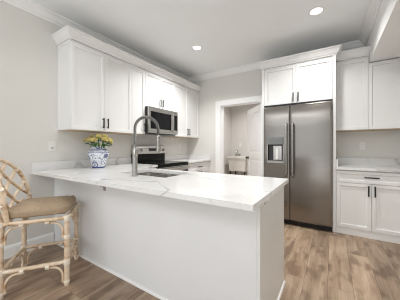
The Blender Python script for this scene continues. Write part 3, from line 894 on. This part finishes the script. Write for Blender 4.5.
# ------------------------------------------------------------------ right side cabinets
RX0, RX1 = 2.995, 3.762
RU = 1.442
t = thing('upper_cabinet', 'tall white two-door wall cabinet right of the refrigerator under the soffit', 'cabinet', (3.38, -0.17, RU))
bm = BM()
bx(bm, RX0, SOF - 0.003, -0.33, -0.002, RU, 2.482); bx(bm, SOF - 0.002, RX1, -0.33, -0.002, RU, 2.380)
part('body', bm, 'cabinet', t)
part('bottom_panel', box(RX0 + 0.002, RX1 - 0.002, -0.328, -0.003, RU - 0.0045, RU - 0.0003), 'maple', t, label='bare maple underside')
add_front(t, 'door', RX0 + 0.002, -0.3505, RU + 0.003, 3.376 - RX0 - 0.004, 2.452 - RU - 0.003, '-y')
add_front(t, 'door', 3.378, -0.3505, RU + 0.003, RX1 - 3.380, 2.372 - RU - 0.003, '-y')
cab_crown([(1.965, -0.026), (1.965, FY0 - 0.001), (2.9935, FY0 - 0.001), (2.9935, -0.351), (SOF - 0.002, -0.351)], 'white crown molding wrapping the top of the refrigerator cabinet and right wall cabinet')

t = thing('base_cabinet', 'white base cabinet with one wide drawer and two doors right of the refrigerator', 'cabinet', (3.38, -0.3, 0))
part('body', box(RX0, RX1, -0.60, -0.002, 0.0955, CB - 0.001), 'cabinet', t)
part('toe_kick', box(RX0, RX1, -0.612, -0.05, 0, 0.095), 'cabinet', t)
w = RX1 - RX0 - 0.006
add_front(t, 'drawer', RX0 + 0.003, -0.6205, 0.712, w, 0.155, '-y', (w / 2, 0.082, False), plen=0.15)
add_front(t, 'door', RX0 + 0.003, -0.6205, 0.098, w / 2 - 0.0015, 0.608, '-y', (w / 2 - 0.032, 0.52, True))
add_front(t, 'door', RX0 + 0.003 + w / 2 + 0.0015, -0.6205, 0.098, w / 2 - 0.0015, 0.608, '-y', (0.032, 0.52, True))
t = thing('countertop', 'white veined quartz worktop right of the refrigerator', 'countertop', (3.38, -0.31, CB))
part('slab', box(RX0, RX1 + 0.02, -0.645, -0.002, CB, CT, bev=0.003), 'marble', t)
bm = BM(); bx(bm, RX0, RX1 + 0.02, -0.025, -0.002, CT + 0.0002, 1.022, bev=0.0015); bx(bm, RX0, RX0 + 0.022, -0.60, -0.026, CT + 0.0002, 1.022, bev=0.0015)
part('backsplash', bm, 'marble', t)

# ------------------------------------------------------------------ outlets and switches
def outlet(name, label, cat, c, face, kind):
    t = thing(name, label, cat, c)
    W, H = 0.038, 0.062
    def put(bm): return place(bm, c[0], c[1], c[2], face)
    p = part('plate', put(box(-W, W, -0.006, -0.0005, -H, H, bev=0.002)), 'plastic', t)
    if kind == 'decora':
        part('socket', put(box(-0.017, 0.017, -0.0085, -0.0062, -0.034, 0.034, bev=0.001)), 'plastic', t)
        bm = BM()
        for z in (-0.018, 0.018):
            for x in (-0.006, 0.006): bx(bm, x - 0.001, x + 0.001, -0.0090, -0.0086, z - 0.004, z + 0.005)
        part('slot', put(bm), 'slot', t)
    elif kind == 'switch':
        part('rocker', put(box(-0.014, 0.014, -0.0095, -0.0062, -0.026, 0.026, bev=0.0015)), 'plastic', t)
    else:
        bm = BM()
        cyl(bm, (0, -0.0062, -0.022), (0, -0.0085, -0.022), 0.013, 20)
        part('jack', put(bm), 'steel_plain', t, label='small grey round jack')
        part('blank', put(box(-0.015, 0.015, -0.008, -0.0062, 0.005, 0.035, bev=0.001)), 'plastic', t)
outlet('wall_plate', 'white wall plate with a round grey jack on the left wall above the worktop end', 'wall plate', (0, -2.888, 1.205), '+x', 'jack')
outlet('wall_outlet', 'white outlet on the wall above the worktop right of the refrigerator', 'outlet', (3.347, 0, 1.212), '-y', 'decora')
outlet('wall_outlet', 'white outlet on the left wall between the range and the back corner', 'outlet', (0, -0.32, 1.215), '+x', 'decora')
outlet('light_switch', 'white light switch on the laundry room wall above the utility tub', 'switch', (0.60, 1.9, 1.26), '-y', 'switch')

# ------------------------------------------------------------------ laundry tub
t = thing('utility_tub', 'off-white utility tub on black legs in the laundry room beyond the doorway', 'sink', (0.70, 1.62, 0))
ux0, ux1, uy0, uy1, uzt = 0.415, 0.975, 1.36, 1.88, 0.925
bm = BM()
def rr_(ix, iy, z): return [bm.verts.new(p) for p in ((ux0 + ix, uy0 + iy, z), (ux1 - ix, uy0 + iy, z), (ux1 - ix, uy1 - iy, z), (ux0 + ix, uy1 - iy, z))]
R = [rr_(0.045, 0.045, uzt - 0.41), rr_(0.02, 0.02, uzt - 0.055), rr_(0.018, 0.018, uzt - 0.05), rr_(0.0, 0.0, uzt - 0.05), rr_(0.0, 0.0, uzt), rr_(0.035, 0.035, uzt), rr_(0.05, 0.05, uzt - 0.06), rr_(0.07, 0.07, uzt - 0.39)]
for A, B in zip(R, R[1:]):
    for k_ in range(4): bm.faces.new((A[k_], A[(k_ + 1) % 4], B[(k_ + 1) % 4], B[k_]))
bm.faces.new(list(reversed(R[0]))); bm.faces.new(R[-1])
part('basin', bm, 'tub', t)
for (x, y) in ((ux0 + 0.065, uy0 + 0.065), (ux1 - 0.065, uy0 + 0.065), (ux0 + 0.065, uy1 - 0.065), (ux1 - 0.065, uy1 - 0.065)):
    bm = BM(); bx(bm, x - 0.016, x + 0.016, y - 0.016, y + 0.016, 0, uzt - 0.412, bev=0.004)
    part('leg', bm, 'black', t, label='black leg')
bm = BM(); cx_, cy_ = (ux0 + ux1) / 2, (uy0 + uy1) / 2
tube(bm, [(cx_, cy_, uzt - 0.411), (cx_, cy_, 0.43), (cx_ + 0.0, cy_ + 0.05, 0.38), (cx_, cy_ + 0.10, 0.43), (cx_, cy_ + 0.2, 0.46), (cx_, 1.885, 0.46)], 0.02, 10, smooth=5)
part('drain_pipe', bm, 'plastic', t, smooth=True)
bm = BM(); fx_ = ux0 + 0.10
bx(bm, fx_ - 0.06, fx_ + 0.10, uy1 - 0.034, uy1 - 0.004, uzt + 0.001, uzt + 0.03, bev=0.004)
tube(bm, [(fx_ + 0.02, uy1 - 0.02, uzt + 0.03), (fx_ + 0.02, uy1 - 0.02, uzt + 0.12), (fx_ + 0.02, uy1 - 0.06, uzt + 0.16), (fx_ + 0.02, uy1 - 0.13, uzt + 0.15), (fx_ + 0.02, uy1 - 0.15, uzt + 0.10)], 0.010, 10, smooth=5)
for x in (fx_ - 0.04, fx_ + 0.08): cyl(bm, (x, uy1 - 0.02, uzt + 0.03), (x, uy1 - 0.02, uzt + 0.065), 0.016, 12)
part('tap', bm, 'chrome', t, smooth=True)

# ------------------------------------------------------------------ rattan bar stool
HX, HY = 0.224, 0.225
t = thing('bar_stool', 'rattan counter stool with taupe cushion pulled up to the peninsula', 'stool', (0.686, -3.232, 0), -0.629)
SZ, LZ, R0 = 0.582, 0.20, 0.0165
def P_(bm_fn, name, mat='rattan', parent=None):
    bm = BM(); bm_fn(bm); return part(name, bm, mat, parent or t, local=True, smooth=True)
def binding(c, d, ln=0.036, r=0.0235):
    d = Vector(d).normalized(); c = Vector(c)
    P_(lambda b: tube(b, [c - d * ln / 2, c - d * ln * 0.4, c, c + d * ln * 0.4, c + d * ln / 2], [r * 0.93, r, r, r, r * 0.93], 12), 'binding', 'binding')
legs = {}
for sx in (-1, 1):
    for sy in (-1, 1):
        top = SZ + 0.012 if sy > 0 else SZ + 0.10
        lean = 0 if sy > 0 else -0.02
        P_(lambda b: tube(b, [(sx * HX, sy * HY, 0), (sx * HX, sy * HY, SZ), (sx * HX, sy * HY + lean, top)], 0.0205, 12), 'leg')
        binding((sx * HX, sy * HY, 0.03), (0, 0, 1), 0.028, 0.0245)
        binding((sx * HX, sy * HY, LZ), (0, 0, 1), 0.05, 0.0255)
        binding((sx * HX, sy * HY, 0.418), (0, 0, 1), 0.034, 0.0245)
        binding((sx * HX, sy * HY, SZ - 0.005), (0, 0, 1), 0.045, 0.0255)
# seat frame: a rounded rectangle of pole
cr = 0.06; pts = []
for cx_, cy_, a0 in ((HX - cr, HY - cr, 0), (-HX + cr, HY - cr, 90), (-HX + cr, -HY + cr, 180), (HX - cr, -HY + cr, 270)):
    for k_ in range(6):
        a = math.radians(a0 + 18 * k_); pts.append((cx_ + (cr + 0.012) * math.cos(a), cy_ + (cr + 0.012) * math.sin(a), SZ))
P_(lambda b: tube(b, pts, 0.0165, 12, closed=True), 'seat_frame')
sides = [((-HX, HY), (HX, HY)), ((HX, HY), (HX, -HY)), ((HX, -HY), (-HX, -HY)), ((-HX, -HY), (-HX, HY))]
for (ax_, ay_), (bx_, by_) in sides:
    A = Vector((ax_, ay_, 0)); B = Vector((bx_, by_, 0)); d = (B - A).normalized(); ln = (B - A).length
    P_(lambda b: tube(b, [A + Vector((0, 0, LZ)), B + Vector((0, 0, LZ))], R0, 12), 'stretcher')
    for zt, zb in ((SZ - 0.03, 0.415), (LZ - 0.028, 0.03)):
        hgt = zt - zb
        for P0, dd in ((A, d), (B, -d)):
            o = P0 + dd * 0.030
            pl = [o + Vector((0, 0, zb)), o + Vector((0, 0, zb + hgt * 0.45)), o + dd * 0.018 + Vector((0, 0, zb + hgt * 0.78)), o + dd * 0.055 + Vector((0, 0, zt - 0.004)), o + dd * 0.115 + Vector((0, 0, zt))]
            P_(lambda b: tube(b, pl, 0.0095, 10, smooth=5), 'corner_brace')
            e_ = o + dd * 0.108
            binding(e_ + Vector((0, 0, zt + 0.014)), dd, 0.03, 0.024)
# cushion
bm = BM()
bmesh.ops.create_cube(bm, size=2.0)
bmesh.ops.subdivide_edges(bm, edges=bm.edges[:], cuts=9, use_grid_fill=True)
for v in bm.verts:
    x, y, z = v.co
    r4 = (abs(x) ** 5 + abs(y) ** 5) ** 0.2
    m_ = max(abs(x), abs(y))
    if r4 > 1e-6: x, y = x * m_ / r4, y * m_ / r4
    e2 = min(1, max(abs(x), abs(y)))
    puff = 1 - 0.42 * e2 ** 5
    rim = 1 - 0.05 * abs(z) ** 4
    v.co = (x * (HX + 0.012) * rim, y * (HY + 0.012) * rim + 0.005, SZ + 0.064 + z * 0.047 * puff + (0.012 * (1 - e2 ** 2) if z > 0 else 0))
part('cushion', bm, 'cushion', t, local=True, smooth=True, label='taupe fabric seat cushion')
# backrest: bent hoop filled with crossing poles
def bk(u, s):
    """u across (-1..1), s height above the seat frame -> point on the leaning, slightly curved back"""
    return Vector((u * HX, -HY - 0.02 - 0.17 * s + 0.06 * (u * u) , SZ + 0.02 + s))
BH = 0.475
hoop = []
for k_ in range(25):
    a = math.pi * k_ / 24
    hoop.append(bk(1.10 * math.cos(a), 0.09 + (BH - 0.09) * math.sin(a) ** 0.74))
hoop = [bk(1.04, -0.02)] + hoop + [bk(-1.04, -0.02)]
P_(lambda b: tube(b, hoop, 0.017, 12), 'back_frame')
def inside(u, s):
    if s < 0.0: return False
    if abs(u) > 1.08: return False
    top = BH if abs(u) >= 1.1 else 0.09 + (BH - 0.09) * (max(0.0, 1 - (u / 1.10) ** 2) ** 0.5) ** 0.74
    return s <= top
slats = []
for sg in (1, -1):
    for c0 in (0.02, 0.19, 0.36):
        # s = c0 + sg * 0.20 * u , clipped to the hoop
        us = [-1.1 + 2.2 * i / 160 for i in range(161)]
        ok = [u for u in us if inside(u, c0 + sg * 0.22 * u)]
        if len(ok) > 14: slats.append((sg, c0, ok[0], ok[-1]))
for sg, c0, u0, u1 in slats:
    off = Vector((0, 0.006 * sg, 0))
    pl = [bk(u0 + (u1 - u0) * i / 8, c0 + sg * 0.22 * (u0 + (u1 - u0) * i / 8)) + off for i in range(9)]
    P_(lambda b: tube(b, pl, 0.0135, 10), 'back_slat')
    for e_, nb in ((pl[0], pl[1]), (pl[-1], pl[-2])):
        binding(Vector(e_), Vector(nb) - Vector(e_), 0.034, 0.0205)
